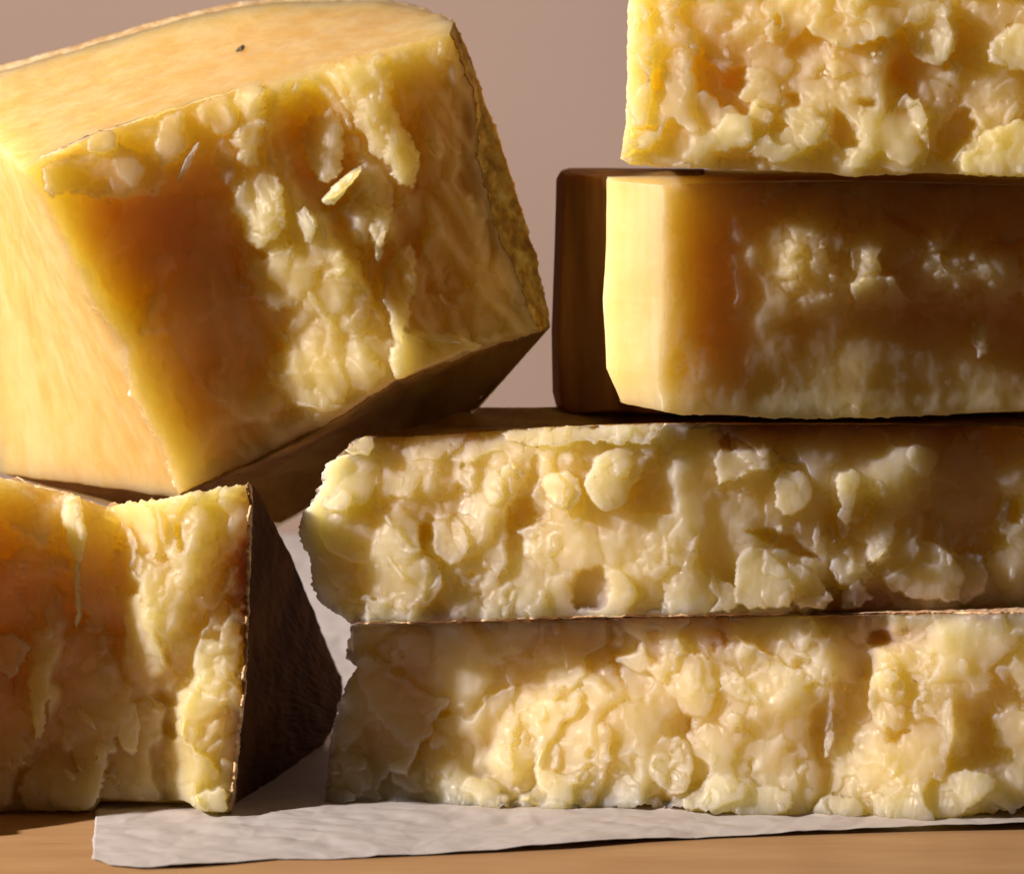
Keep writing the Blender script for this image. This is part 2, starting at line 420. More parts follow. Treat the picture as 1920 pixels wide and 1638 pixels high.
def cheese_mat(name, pale, deep, rindtone=(.62, .27, .07), sss=.080, rough=.48, bump=.15, weight=1.0, rad=(.92, .82, .36)):
    m, nt, b = newmat(name); L = nt.links.new
    v = coords(nt); v2 = coords(nt, (1, 1, .35))
    n1 = noise(nt, v, 38, 4, .55); n2 = noise(nt, v2, 240, 4, .6); n3 = noise(nt, v, 1100, 2, .5)
    c = ramp(nt, n1.outputs[0], [(.32, deep), (.62, pale)]).outputs[0]
    wh = tuple(min(1, x*1.1+.03) for x in pale)
    f = ramp(nt, n2.outputs[0], [(.58, (0, 0, 0)), (.75, (.5, .5, .5))]).outputs[0]
    c = mixc(nt, f, c, wh)
    at = nd(nt, 'ShaderNodeAttribute', attribute_name='edge')
    c = mixc(nt, at.outputs['Fac'], c, rindtone)
    sk = noise(nt, coords(nt, (.9, 1, .5)), 60, 5, .65); st = noise(nt, coords(nt, (.25, .6, 1.0)), 420, 3, .6)
    pale_skin = (min(1, rindtone[0]*1.02+.02), rindtone[1]*1.10+.05, rindtone[2]*1.25+.07)
    f1 = ramp(nt, sk.outputs[0], [(.40, (0, 0, 0)), (.60, (.85, .85, .85))]).outputs[0]
    f2 = ramp(nt, st.outputs[0], [(.60, (0, 0, 0)), (.72, (.6, .6, .6))]).outputs[0]
    ml1 = nd(nt, 'ShaderNodeMath', operation='MAXIMUM'); L(f1, ml1.inputs[0]); L(f2, ml1.inputs[1])
    ml2 = nd(nt, 'ShaderNodeMath', operation='MULTIPLY'); L(ml1.outputs[0], ml2.inputs[0]); L(at.outputs['Fac'], ml2.inputs[1])
    c = mixc(nt, ml2.outputs[0], c, pale_skin)
    L(c, b.inputs['Base Color'])
    b.inputs['Subsurface Weight'].default_value = weight
    b.inputs['Subsurface Radius'].default_value = rad
    b.inputs['Subsurface Scale'].default_value = sss
    b.inputs['IOR'].default_value = 1.44; b.inputs['Specular IOR Level'].default_value = .4
    rr = ramp(nt, n2.outputs[0], [(.35, (rough*.75,)*3), (.7, (min(1, rough*1.5),)*3)]).outputs[0]
    L(rr, b.inputs['Roughness'])
    bp = nd(nt, 'ShaderNodeBump'); bp.inputs['Strength'].default_value = bump; bp.inputs['Distance'].default_value = .0006
    ad = nd(nt, 'ShaderNodeMath', operation='ADD'); L(n2.outputs[0], ad.inputs[0]); 
    ml = nd(nt, 'ShaderNodeMath', operation='MULTIPLY'); ml.inputs[1].default_value = .6; L(n3.outputs[0], ml.inputs[0]); L(ml.outputs[0], ad.inputs[1])
    ad2 = nd(nt, 'ShaderNodeMath', operation='ADD'); ml3 = nd(nt, 'ShaderNodeMath', operation='MULTIPLY'); ml3.inputs[1].default_value = 1.8; L(ml2.outputs[0], ml3.inputs[0]); L(ad.outputs[0], ad2.inputs[0]); L(ml3.outputs[0], ad2.inputs[1])
    L(ad2.outputs[0], bp.inputs['Height']); L(bp.outputs[0], b.inputs['Normal'])
    return m
M_GOLD = cheese_mat('golden_paste', (.71, .535, .250), (.69, .475, .175), rindtone=(.64, .385, .125))
M_CREAM = cheese_mat('cream_paste', (.74, .578, .325), (.72, .515, .245), rindtone=(.60, .33, .19))
M_MID = cheese_mat('yellow_paste', (.72, .545, .265), (.70, .480, .185))
M_FLAKE = cheese_mat('dry_flake', (.82, .70, .45), (.80, .63, .35), sss=.008, rough=.45, weight=.35)
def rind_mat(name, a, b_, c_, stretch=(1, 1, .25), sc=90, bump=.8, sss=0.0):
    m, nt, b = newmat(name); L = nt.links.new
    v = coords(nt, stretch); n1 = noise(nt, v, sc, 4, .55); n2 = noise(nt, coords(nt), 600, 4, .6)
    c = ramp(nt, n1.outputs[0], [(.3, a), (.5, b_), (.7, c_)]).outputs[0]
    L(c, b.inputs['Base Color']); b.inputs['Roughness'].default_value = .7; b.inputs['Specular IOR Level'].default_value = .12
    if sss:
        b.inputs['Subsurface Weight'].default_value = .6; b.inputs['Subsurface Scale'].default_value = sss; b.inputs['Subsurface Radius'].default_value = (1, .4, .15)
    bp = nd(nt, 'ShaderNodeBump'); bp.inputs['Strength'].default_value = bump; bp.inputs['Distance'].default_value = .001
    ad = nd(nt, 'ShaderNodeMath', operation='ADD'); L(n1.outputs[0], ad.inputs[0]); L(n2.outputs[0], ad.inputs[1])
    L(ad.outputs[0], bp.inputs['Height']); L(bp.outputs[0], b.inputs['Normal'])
    return m
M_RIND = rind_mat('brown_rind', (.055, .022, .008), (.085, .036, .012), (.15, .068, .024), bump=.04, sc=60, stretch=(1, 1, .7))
M_RIND_GOLD = rind_mat('golden_rind', (.20, .085, .015), (.42, .20, .045), (.62, .38, .13), sc=170, stretch=(1, 1, 1), bump=.5, sss=.02)
M_RIND_TAN = rind_mat('tan_rind', (.40, .24, .11), (.60, .42, .24), (.78, .62, .42), sc=160, stretch=(1, 1, 1))
M_RIND_PINK = rind_mat('pinkish_rind', (.55, .30, .18), (.70, .45, .30), (.80, .62, .44), sc=160, stretch=(1, 1, 1), sss=.002)
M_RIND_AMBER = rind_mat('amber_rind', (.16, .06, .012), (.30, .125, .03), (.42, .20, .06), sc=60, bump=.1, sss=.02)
M_RIND_OLIVE = rind_mat('olive_rind', (.13, .06, .016), (.20, .10, .03), (.32, .17, .055), stretch=(1, 1, .12), sc=90, bump=.15, sss=.03)

M_MOULD = rind_mat('dark_mould', (.05, .05, .04), (.10, .095, .07), (.2, .17, .1), sc=500, stretch=(1, 1, 1))
def wood_mat():
    m, nt, b = newmat('table_wood'); L = nt.links.new
    v = coords(nt, (1.2, 9, 9)); n1 = noise(nt, v, 7, 6, .6); n2 = noise(nt, coords(nt, (2, 40, 40)), 16, 4, .6)
    c = ramp(nt, n1.outputs[0], [(.3, (.38, .215, .107)), (.7, (.48, .30, .16))]).outputs[0]
    f = ramp(nt, n2.outputs[0], [(.42, (0, 0, 0)), (.75, (.55, .55, .55))]).outputs[0]
    c = mixc(nt, f, c, (.30, .15, .07)); L(c, b.inputs['Base Color']); b.inputs['Roughness'].default_value = .5
    bp = nd(nt, 'ShaderNodeBump'); bp.inputs['Strength'].default_value = .15; bp.inputs['Distance'].default_value = .0005
    L(n2.outputs[0], bp.inputs['Height']); L(bp.outputs[0], b.inputs['Normal']); return m
def wall_mat():
    m, nt, b = newmat('wall_paint'); L = nt.links.new
    n1 = noise(nt, coords(nt), 5, 3, .5)
    c = ramp(nt, n1.outputs[0], [(.3, (.236, .178, .168)), (.7, (.252, .191, .179))]).outputs[0]
    L(c, b.inputs['Base Color']); b.inputs['Roughness'].default_value = .85; return m
def paper_mat():
    m, nt, b = newmat('paper_white'); L = nt.links.new
    n1 = noise(nt, coords(nt), 60, 5, .6)
    c = ramp(nt, n1.outputs[0], [(.3, (.44, .42, .46)), (.7, (.51, .49, .535))]).outputs[0]
    L(c, b.inputs['Base Color']); b.inputs['Roughness'].default_value = .55
    n2 = noise(nt, coords(nt), 130, 4, .6)
    bp = nd(nt, 'ShaderNodeBump'); bp.inputs['Strength'].default_value = .12; bp.inputs['Distance'].default_value = .0008
    L(n2.outputs[0], bp.inputs['Height']); L(bp.outputs[0], b.inputs['Normal']); return m

# ------------------------------------------------------------------ setting
def sheet(name, V, F, mat, kind='structure'):
    o = mesh_obj(name, V, F, mat, smooth=False); o['kind'] = kind; return o
WALLY = .62
sheet('table', [(-1.4, -.112, 0), (1.4, -.112, 0), (1.4, 1.5, 0), (-1.4, 1.5, 0), (-1.4, -.112, -.03), (1.4, -.112, -.03), (1.4, 1.5, -.03), (-1.4, 1.5, -.03)],
      [(0, 1, 2, 3), (7, 6, 5, 4), (0, 4, 5, 1), (2, 6, 7, 3), (1, 5, 6, 2), (3, 7, 4, 0)], wood_mat())
# the backdrop stands at an angle, turned a little towards the lamp
sheet('wall', [(-1.3, WALLY+.75, -.1), (1.0, WALLY-.577, -.1), (1.0, WALLY-.577, 1.6), (-1.3, WALLY+.75, 1.6)], [(0, 1, 2, 3)], wall_mat())

def floor_y(py): return D0*(HC/(S*(py-YH))-1)
def build_paper():
    fx = [172, 205, 260, 340, 420, 520, 620, 760, 900, 1060, 1200, 1340, 1500, 1700, 1960]
    fy = [1612, 1624, 1630, 1628, 1622, 1612, 1612, 1606, 1600, 1592, 1580, 1572, 1566, 1560, 1556]
    nx, ny = 460, 260
    pts = []
    pxs = np.linspace(172, 2240, nx); pys = np.interp(pxs, fx, fy)
    y0 = D0*(HC/(S*(pys-YH))-1)
    x0 = (pxs-PW/2)*S*(D0+y0)/D0
    T = np.linspace(0, 1, ny)**1.5
    yb = .50
    Y = y0[None]+(yb-y0[None])*T[:, None]
    X = x0[None]+np.zeros_like(Y)-.011*np.clip((Y-y0[None])/.1, 0, 1.3)
    X[:, 0] += .0006*fbm(T*30, T*0, 3)
    front = np.exp(-(Y-y0[None])/.03)
    Z = .0005+.0012*np.clip(fbm(X*16, Y*22, 11, 3)+.25, 0, 2)*np.clip((y0[None]+.0-Y+.10)/.1, .15, 1)*(1+front)
    Z += front*.0005*(1+np.sin(X*52+1.0)+.5*np.sin(X*23))
    Z += .0045*np.exp(-((X-.20)/.07)**2)*front
    # flat where the cheeses press it down
    on = sstep((Y+.006)/.02)*sstep((.1-Y)/.03)
    Z = Z*(1-on)+.0006*on
    Z += .012*sstep((Y-.3)/.2)+.02*sstep((.02-X)/.1)*sstep((Y-.25)/.2)
    # crease lines
    Z += (.0012*np.abs(pn(X*34+Y*30, Y*40-X*12, 7))+.0007*np.abs(pn(X*60-Y*50, Y*90+X*30, 9)))*(1-on)
    rg = np.clip(1-np.abs(pn(X*28+Y*9+3, Y*34-X*15, 15))*5, 0, 1)**2+.6*np.clip(1-np.abs(pn(X*55-Y*40, Y*70+X*25, 17))*5, 0, 1)**2
    Z += .00022*rg*(1-on)
    Z = Z*(1-.45*front)
    V = np.stack([X, Y, Z], -1).reshape(-1, 3); i = np.arange(nx*ny).reshape(ny, nx)
    F = np.stack([i[:-1, :-1], i[:-1, 1:], i[1:, 1:], i[1:, :-1]], -1).reshape(-1, 4)
    o = mesh_obj('parchment_paper', V, F, paper_mat())
    o['label'] = 'sheet of white parchment paper with a wavy edge lying under the cheeses'; o['category'] = 'paper'
    md = o.modifiers.new('thickness', 'SOLIDIFY'); md.thickness = .0001; md.offset = 1
build_paper()

GROUP = 'pieces of aged cheese piled together'
def outline_dist(rel, pts):
    return sdf_poly(rel.X, rel.Y, np.asarray(pts, float))
def front_outline(sec):
    a = [p[:2] for p in sec['top']]+[p[:2] for p in sec['right']][1:]+[p[:2] for p in sec['bottom']][::-1][1:]+[p[:2] for p in sec['left']][::-1][1:-1]
    return a
def finish(blk, par, mat, edgefun=None, ringedge=0.0):
    n = blk.nu*blk.nv; e = np.full(len(blk.V), ringedge)
    if edgefun is not None: e[:n] = np.clip(edgefun(blk.px, blk.py), 0, 1).ravel()
    o = mesh_obj('paste', blk.V, blk.F, mat, attr={'edge': e}); adopt(o, par); return o

#@@TILTED
def build_tilted():
    r = Relief(-20, 20, 1060, 960, 11)
    X, Y = r.X, r.Y
    s0 = section((38, 318, -.026), (842, 62, .042), (1012, 622, .046), (335, 925, .006),
        top=((95, 285), (170, 252), (300, 215), (400, 182), (500, 158), (600, 126), (720, 92)),
        right=((886, 170), (896, 300), (935, 440), (985, 560)),
        bottom=((480, 862), (600, 800), (740, 712), (880, 662)),
        left=((75, 365), (120, 460), (165, 560), (235, 650), (245, 740), (300, 830)))
    s1 = section((36, 312, -.022), (850, 42, .056), (1031, 612, .058), (337, 932, .014),
        top=((300, 205), (600, 112), (760, 72)), right=((880, 110), (945, 290), (1003, 480)), bottom=((600, 815), (800, 710)), left=((110, 470), (225, 700)))
    s2 = section((-130, 160, .115), (800, 18, .115), (890, 772, .060), (-10, 885, .10),
        top=((0, 122), (140, 86), (260, 50), (370, 20), (450, 4), (560, -3), (700, -2), (760, 8)), right=((860, 300, .1),),
        bottom=((250, 960, .10), (515, 993, .085), (700, 885, .068)), left=((-80, 500),))
    # broad shape: hollow behind the left cut edge, a lit shoulder through the middle, slope to the right
    ed = outline_dist(r, front_outline(s0))
    lx = np.interp(Y, [300, 365, 460, 560, 650, 740, 830, 925], [38, 75, 120, 165, 235, 245, 300, 335])
    u = X-lx
    ty = np.interp(X, [38, 95, 170, 300, 400, 500, 600, 720, 842, 1000], [318, 285, 252, 215, 182, 158, 126, 92, 62, 40])
    v = Y-ty                                           # distance below the top edge
    rb = np.interp(Y, [150, 330, 500, 640, 700, 780, 900], [420, 425, 445, 510, 500, 540, 600])
    w = X-rb
    ramp = np.clip(w/235, 0, 1); ramp = ramp*ramp*(3-2*ramp)*.5+ramp*.5
    low = sstep((v-170)/120)
    cl = np.interp(Y, [250, 400, 500, 640, 720], [560, 590, 665, 748, 760])   # where the shoulder breaks off
    r.B = -30*sstep(u/110)*(1-.75*sstep((X-rb)/120))+low*(104*ramp-30*sstep((X-cl)/40)-52*np.clip((X-cl-20)/260, 0, 1))+(1-low)*(26*sstep((X-440)/260))+4*fbm(X/130, Y/150, 4, 2)
    r.ready()
    r.cells(150, 5, .06, 8, asp=1.4, curv=.08, seed=1, amp=sstep(ed/40))
    # torn folds running down the face, parallel to its cut edge
    al = X*math.cos(.42)-Y*math.sin(.42); dn = X*math.sin(.42)+Y*math.cos(.42)
    fold = 1-2*np.abs(pn(al/62+.5*pn(X/90, Y/90, 3), dn/330, 17)); fold2 = pn(al/24+.4*pn(X/50, Y/50, 5), dn/170, 19)
    fm = sstep((X-360)/90)*sstep(ed/30)
    r.B += fm*(11*fold+4.5*fold2); r.H += fm*(11*fold+4.5*fold2)
    r.plate([(440, 165), (505, 150), (510, 300), (535, 370), (530, 440), (470, 470), (440, 400), (428, 340), (446, 270)], 20, .26, .06, r=18, rough=8, rel='B', sm=8)
    r.rk = 1.7
    A = dict(rel='B', sm=6)
    # pieces of the lit shoulder
    r.plate([(425, 345), (455, 305), (505, 300), (532, 365), (525, 425), (498, 445), (465, 425), (440, 390)], 34, .16, .10, r=16, k=1.2, rough=6, **A)
    r.plate([(475, 335), (500, 322), (518, 370), (510, 408), (488, 400)], 40, .16, .16, r=9, rough=4, **A)
    r.plate([(448, 505), (500, 470), (555, 468), (610, 500), (590, 540), (530, 590), (490, 570)], 9, .05, .12, r=12, rough=7, **A)
    r.plate([(478, 705), (540, 638), (600, 632), (680, 640), (722, 690), (690, 735), (600, 765), (540, 750)], 10, .02, .06, r=12, rough=7, **A)
    r.plate([(530, 715), (600, 738), (645, 765), (610, 772), (545, 758)], 18, .05, .2, r=6, rough=4, **A)
    r.plate([(560, 560), (610, 505), (690, 520), (708, 590), (680, 640), (600, 635)], 11, .0, .08, r=10, rough=7, **A)
    r.plate([(620, 470), (672, 488), (700, 540), (660, 545), (615, 510)], 14, .0, .1, r=8, rough=6, **A)
    A = dict(rel='B', sm=6); r.gk = .8
    # ribs dropping from the top edge
    r.plate([(430, 172), (505, 150), (500, 215), (484, 262), (494, 310), (462, 325), (438, 280), (448, 225)], 40, .34, .12, r=18, rough=6, **A)
    r.plate([(362, 196), (440, 168), (446, 225), (425, 262), (398, 255), (380, 225)], 24, .3, .15, r=12, rough=5, **A)
    r.plate([(400, 268), (432, 258), (446, 320), (424, 352), (404, 315)], 26, .3, .15, r=10, rough=4, **A)
    r.plate([(300, 215), (345, 202), (350, 275), (330, 300), (300, 322), (284, 292)], 22, .3, .2, r=10, rough=5, **A)
    # upper left shelf with a notch above it
    r.plate([(70, 320), (100, 300), (165, 282), (240, 268), (300, 300), (318, 345), (260, 375), (150, 365), (90, 372)], 20, .06, .30, r=16, rough=5, **A)
    r.plate([(160, 255), (205, 240), (225, 275), (190, 290), (160, 285)], 22, .3, .15, r=6, rough=4, **A)
    r.plate([(202, 290), (235, 268), (262, 300), (268, 345), (245, 355), (225, 330)], 28, .3, .25, r=6, rough=5, **A)
    r.pit([(88, 292), (150, 262), (162, 285), (110, 300)], 22, soft=9, rough=3)
    # hollow in the upper middle and its pale tongue
    r.pit([(508, 165), (598, 135), (655, 215), (700, 330), (640, 410), (565, 420), (525, 300)], 34, soft=30, rough=5)
    r.plate([(548, 255), (588, 218), (628, 200), (648, 250), (640, 320), (605, 352), (575, 300)], 0, .28, .22, r=20, rough=5, stri=.7, **A)
    r.pit([(600, 430), (640, 370), (690, 480), (746, 632), (735, 660), (690, 560), (650, 505)], 34, soft=22, rough=5)
    # upper right rib with a rounded foot
    r.plate([(602, 128), (660, 112), (725, 92), (735, 145), (728, 195), (768, 250), (792, 305), (778, 345), (742, 346), (725, 300), (712, 250), (690, 222), (655, 195), (625, 165)], 44, .30, .10, r=26, rough=6, k=1.2, **A)
    r.plate([(732, 285), (768, 262), (792, 308), (778, 346), (748, 348), (732, 322)], 54, .2, .25, r=16, rough=3, **A)
    r.plate([(640, 180), (690, 175), (715, 215), (735, 275), (705, 305), (686, 255), (660, 220)], 26, .25, .1, r=12, rough=5, **A)
    r.plate([(780, 188), (802, 190), (832, 270), (824, 310), (800, 275)], 14, .25, .1, r=12, rough=3, **A)
    # broken pieces below it
    r.plate([(600, 375), (625, 345), (672, 308), (678, 322), (642, 368), (618, 388)], 34, .25, .3, r=4, rough=3, **A)
    r.plate([(682, 335), (715, 308), (742, 350), (732, 430), (702, 492), (690, 440)], 22, .3, .1, r=10, rough=5, **A)
    r.plate([(695, 440), (724, 422), (728, 470), (700, 492)], 34, .25, .15, r=5, rough=4, **A)
    r.plate([(715, 505), (768, 450), (780, 480), (772, 560), (758, 645), (738, 640), (722, 570)], 30, .30, .05, r=9, rough=5, **A)
    r.plate([(555, 405), (575, 380), (592, 430), (578, 465)], 20, .3, .1, r=5, rough=4, **A)
    # flap at the lower right, and the face running out to the corner
    r.plate([(728, 690), (738, 645), (768, 618), (830, 624), (890, 640), (905, 652), (840, 672), (760, 712), (745, 716)], 34, .02, .40, r=7, rough=4, **A)
    r.plate([(880, 600), (930, 560), (1000, 575), (1015, 612), (960, 632), (890, 648)], 14, .05, .1, r=9, rough=5, **A)
    r.plate([(800, 330), (870, 330), (930, 470), (900, 560), (820, 600), (790, 480)], 4, .0, .03, r=20, rough=6, **A)
    # thin flakes along the left cut edge
    r.plate([(165, 560), (232, 630), (244, 680), (262, 740), (225, 690), (190, 620)], 2, -.1, .0, r=5, rough=4, **A)
    r.cells(48, 3.2, .12, 1.6, asp=1.4, curv=.1, dome=.1, seed=2, amp=sstep(ed/30)*np.clip(.3+.7*sstep((X-400)/80), 0, 1))
    FL = [
        (352, 305, 92, 16, -62, 22), (640, 345, 92, 22, -38, 30), (202, 372, 34, 8, 75, 6), (712, 458, 56, 16, -70, 14), (585, 412, 40, 13, 62, 14), (607, 432, 34, 14, 80, 12),
        (625, 512, 46, 14, -20, 6), (588, 565, 50, 14, 62, 6), (532, 632, 28, 16, 70, 10), (762, 470, 36, 9, -70, 6), (565, 758, 78, 10, 12, 5), (812, 634, 110, 10, 12, 8)]
    fins(r, FL)
    r.detail(1.1)
    r.edge_round(np.maximum(ed, 0), 12, 7)
    par = thing('cheese_wedge', 'large golden cheese wedge tilted on its corner with smooth bright cut sides', 'cheese', P(500, 900, .03).tolist(), GROUP)
    b = Block([s0, s1, s2], [14, 70], r, jag=(4, 6, 4, 7), side_amp=(2.2, 3, 2, 2.6), seed=21)
    edr = Relief.__new__(Relief); edr.x0, edr.y0, edr.X, edr.H = r.x0, r.y0, r.X, ed
    r_ed = edr.at
    finish(b, par, M_GOLD, lambda x, y: .9*np.exp(-np.maximum(0, (np.interp(y, [60, 180, 300, 440, 560, 620], [850, 890, 905, 940, 990, 1020])-x))/60)+.9*np.exp(-np.maximum(0, r_ed(x, y))/9), .95)
    rind_shell(b, [1], 0, 50, 1.5, M_RIND_GOLD, par, 5, crumb=4)
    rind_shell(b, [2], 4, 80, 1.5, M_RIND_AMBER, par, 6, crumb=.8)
    rind_shell(b, [0], 80, 84, .8, M_RIND_TAN, par, 8, crumb=.8)
    flakes(b, par, M_FLAKE, FL, 1)
    k = min(range(len(b.rings)), key=lambda q: np.min((b.rings[q][:, 0]-450)**2+(b.rings[q][:, 1]-90)**2)); g = b.rings[k]; q = int(np.argmin((g[:, 0]-450)**2+(g[:, 1]-90)**2))
    c = P(*g[q]); V, F = flake_mesh(20*S, 60*S, 2*S, 77, bend=0)
    o = mesh_obj('mould_spot', [(c[0]+v[0], c[1]+v[1], c[2]+v[2]+.3*v[1]+.36*v[0]) for v in V], F, M_MOULD); adopt(o, par); o['label'] = 'small dark mould spot'
    crumbs(b, par, M_FLAKE, 70, 3, (460, 280, 780, 760))
build_tilted()
#@@STACK
def stack_common(r, dens=1.0, big=1.0, hs=1.0):
    r.cells(165, 10, .11, 9, curv=.10, bias=(.03, .02), seed=1)
    r.hk = .62; r.gk = 1.3; r.rk = 1.5; r.rmax = 6
def stack_post(r):
    X, Y = r.X, r.Y
    r.cells(118, 5, .10, 1.1, curv=.08, dome=.05, bias=(.02, .02), seed=2, warp=.42)
    r.cells(54, 3.2, .13, .8, asp=1.3, dome=.05, curv=.08, seed=3, warp=.42, amp=np.clip(.55+pn(X/150, Y/150, r.seed+3)*1.4, 0, 1))
    r.cells(22, 1.2, .11, .7, asp=1.3, dome=.08, seed=4, warp=.4, amp=np.clip(pn(X/90, Y/90, r.seed+6)*2-.4, 0, 1))
    A = X.size/500000
    r.hk = 1.0; r.rk = 1.0
    r.scatter(int(24*A), 10, 50, 3, 9, slope=.22, bias=(.10, .06), rough=.2, r=.12, vert=1.2, sm=.06, rel='H', stri=.5)
    r.H += .55*pn(X/6+Y/50, Y/70, r.seed+7)*np.clip(.3+pn(X/100, Y/100, r.seed+8)*1.5, 0, 1)

def build_bottom():
    r = Relief(590, 1130, 2010, 1560, 31)
    s0 = section((657, 1173, .038), (2000, 1148, -.022), (2000, 1500, -.020), (612, 1502, .018),
        top=((900, 1166), (1200, 1160), (1500, 1153)), right=(), bottom=((640, 1508), (760, 1509), (900, 1514), (1080, 1516), (1200, 1511), (1270, 1516), (1340, 1530), (1500, 1531), (1600, 1540), (1740, 1546), (1800, 1536), (1900, 1515)),
        left=((650, 1232), (668, 1250), (640, 1300), (622, 1370), (612, 1440)))
    s1 = section((690, 1160, .060), (2000, 1138, .03), (2000, 1480, .03), (640, 1468, .045))
    s2 = section((760, 1130, .11), (2000, 1110, .10), (2000, 1380, .10), (720, 1400, .11))
    ed = outline_dist(r, front_outline(s0))
    X, Y = r.X, r.Y
    r.B = 8*fbm(X/160, Y/140, 6, 2)+22*sstep((Y-1400)/120)-40*np.exp(-((X-790)/220)**2-((Y-1290)/130)**2)
    r.ready()
    stack_common(r)
    r.plate([(700, 1190), (860, 1180), (905, 1210), (890, 1290), (840, 1340), (760, 1330), (720, 1280)], 4, -.02, -.02, r=16, rough=5)
    r.plate([(655, 1250), (680, 1225), (730, 1250), (790, 1310), (800, 1400), (740, 1390), (690, 1320)], 14, -.1, .05, r=16, rough=5)
    r.plate([(620, 1400), (700, 1420), (690, 1490), (615, 1490)], 14, .0, .1, r=10, rough=5)
    r.plate([(720, 1420), (830, 1390), (870, 1440), (840, 1480), (740, 1480)], 14, -.05, .12, r=14, rough=5)
    r.plate([(610, 1475), (665, 1480), (668, 1505), (612, 1505)], 40, .1, .1, r=6, rough=2)
    r.plate([(1190, 1420), (1260, 1370), (1300, 1400), (1300, 1450), (1280, 1490), (1240, 1480)], 26, .15, .0, r=16, rough=3, bulge=8)
    r.plate([(1230, 1230), (1330, 1220), (1345, 1300), (1330, 1340), (1290, 1345), (1270, 1300)], 18, .15, -.02, r=16, rough=4, stri=.7)
    r.plate([(1300, 1160), (1330, 1230), (1390, 1260), (1430, 1330), (1360, 1300), (1330, 1260)], 16, .2, -.05, r=12, rough=4, stri=.7)
    r.plate([(1640, 1250), (1690, 1260), (1700, 1330), (1690, 1380), (1640, 1370), (1625, 1310)], 26, .1, -.05, r=12, rough=3, stri=.7)
    r.plate([(1550, 1290), (1565, 1280), (1560, 1420), (1545, 1425)], 26, .2, 0, r=7, rough=3)
    r.plate([(1650, 1410), (1720, 1400), (1725, 1460), (1660, 1450)], 16, -.2, 0, r=12, rough=4)
    r.plate([(1765, 1320), (1785, 1310), (1790, 1410), (1770, 1420)], 30, .25, 0, r=8, rough=3)
    r.plate([(1650, 1480), (1840, 1440), (1870, 1460), (1820, 1520), (1750, 1542), (1660, 1540)], 46, .04, .05, r=16, rough=5, stri=.7)
    r.plate([(1270, 1510), (1330, 1450), (1400, 1450), (1420, 1500), (1350, 1530)], 32, .1, .1, r=12, rough=5)
    r.plate([(1400, 1480), (1480, 1470), (1490, 1510), (1440, 1530), (1360, 1528)], 40, .1, .1, r=9, rough=5)
    r.plate([(1520, 1530), (1540, 1490), (1620, 1495), (1610, 1535)], 36, .1, .15, r=9, rough=5)
    r.plate([(1020, 1350), (1080, 1290), (1120, 1330), (1150, 1400), (1130, 1470), (1060, 1470), (1020, 1420)], 26, .15, .06, r=14, rough=7)
    r.plate([(870, 1500), (920, 1440), (1000, 1430), (1080, 1480), (1080, 1510), (960, 1512)], 30, .1, .2, r=10, rough=6)
    stack_post(r)
    for q in ([(1200, 1190), (1235, 1170), (1250, 1215), (1235, 1245), (1210, 1240)], [(1335, 1180), (1362, 1175), (1365, 1210), (1345, 1222)], [(1618, 1190), (1690, 1172), (1700, 1200), (1668, 1222), (1640, 1212)],
              [(1050, 1285), (1095, 1275), (1080, 1305), (1040, 1315)], [(1900, 1290), (1920, 1290), (1920, 1330), (1905, 1325)], [(1660, 1360), (1705, 1365), (1690, 1390), (1660, 1390)], [(1225, 1480), (1262, 1485), (1268, 1512), (1230, 1512)], [(1280, 1345), (1302, 1340), (1310, 1365), (1285, 1385)], [(1490, 1235), (1515, 1225), (1520, 1255), (1495, 1262)], [(1150, 1190), (1170, 1250), (1160, 1290), (1145, 1240)], [(1395, 1425), (1412, 1420), (1412, 1450), (1400, 1455)]):
        m_ = np.mean(q, 0); r.pit([tuple(m_+(np.array(p_)-m_)*1.25) for p_ in q], 24, soft=14, rough=12, it=2)
    FL = [
        (1040, 1420, 60, 24, -80, 8), (1085, 1455, 40, 26, -20, 10), (1060, 1230, 50, 9, 84, 6), (1780, 1360, 80, 14, 88, 8), (820, 1235, 26, 5, -60, 4)]
    fins(r, FL)
    r.detail(1.0); r.edge_round(np.maximum(ed, 0), 10, 6)
    par = thing('cheese_block', 'lowest crumbly cream cheese block of the right-hand stack, standing on the paper', 'cheese', P(1300, 1520, .03).tolist(), GROUP)
    b = Block([s0, s1, s2], [10, 16], r, jag=(2, 3, 9, 6), seed=33)
    finish(b, par, M_CREAM, lambda x, y: .8*np.exp(-np.maximum(0, y-1158)/26)*np.clip(.35+1.2*pn(x/110, y/50, 3), 0, 1)*sstep((x-700)/400)+.45*np.exp(-((x-1655)/50)**2-((y-1190)/24)**2)+.6*np.exp(-((x-1345)/26)**2-((y-1195)/24)**2)+.5*np.exp(-((x-1225)/24)**2-((y-1205)/30)**2), .3)
    rind_shell(b, [0], 0, 12, 2.5, M_RIND_PINK, par, 9, crumb=1.6, lead=.5, m0=60)
    flakes(b, par, M_FLAKE, FL, 2)
    crumbs(b, par, M_FLAKE, 120, 5, (700, 1180, 1920, 1520))

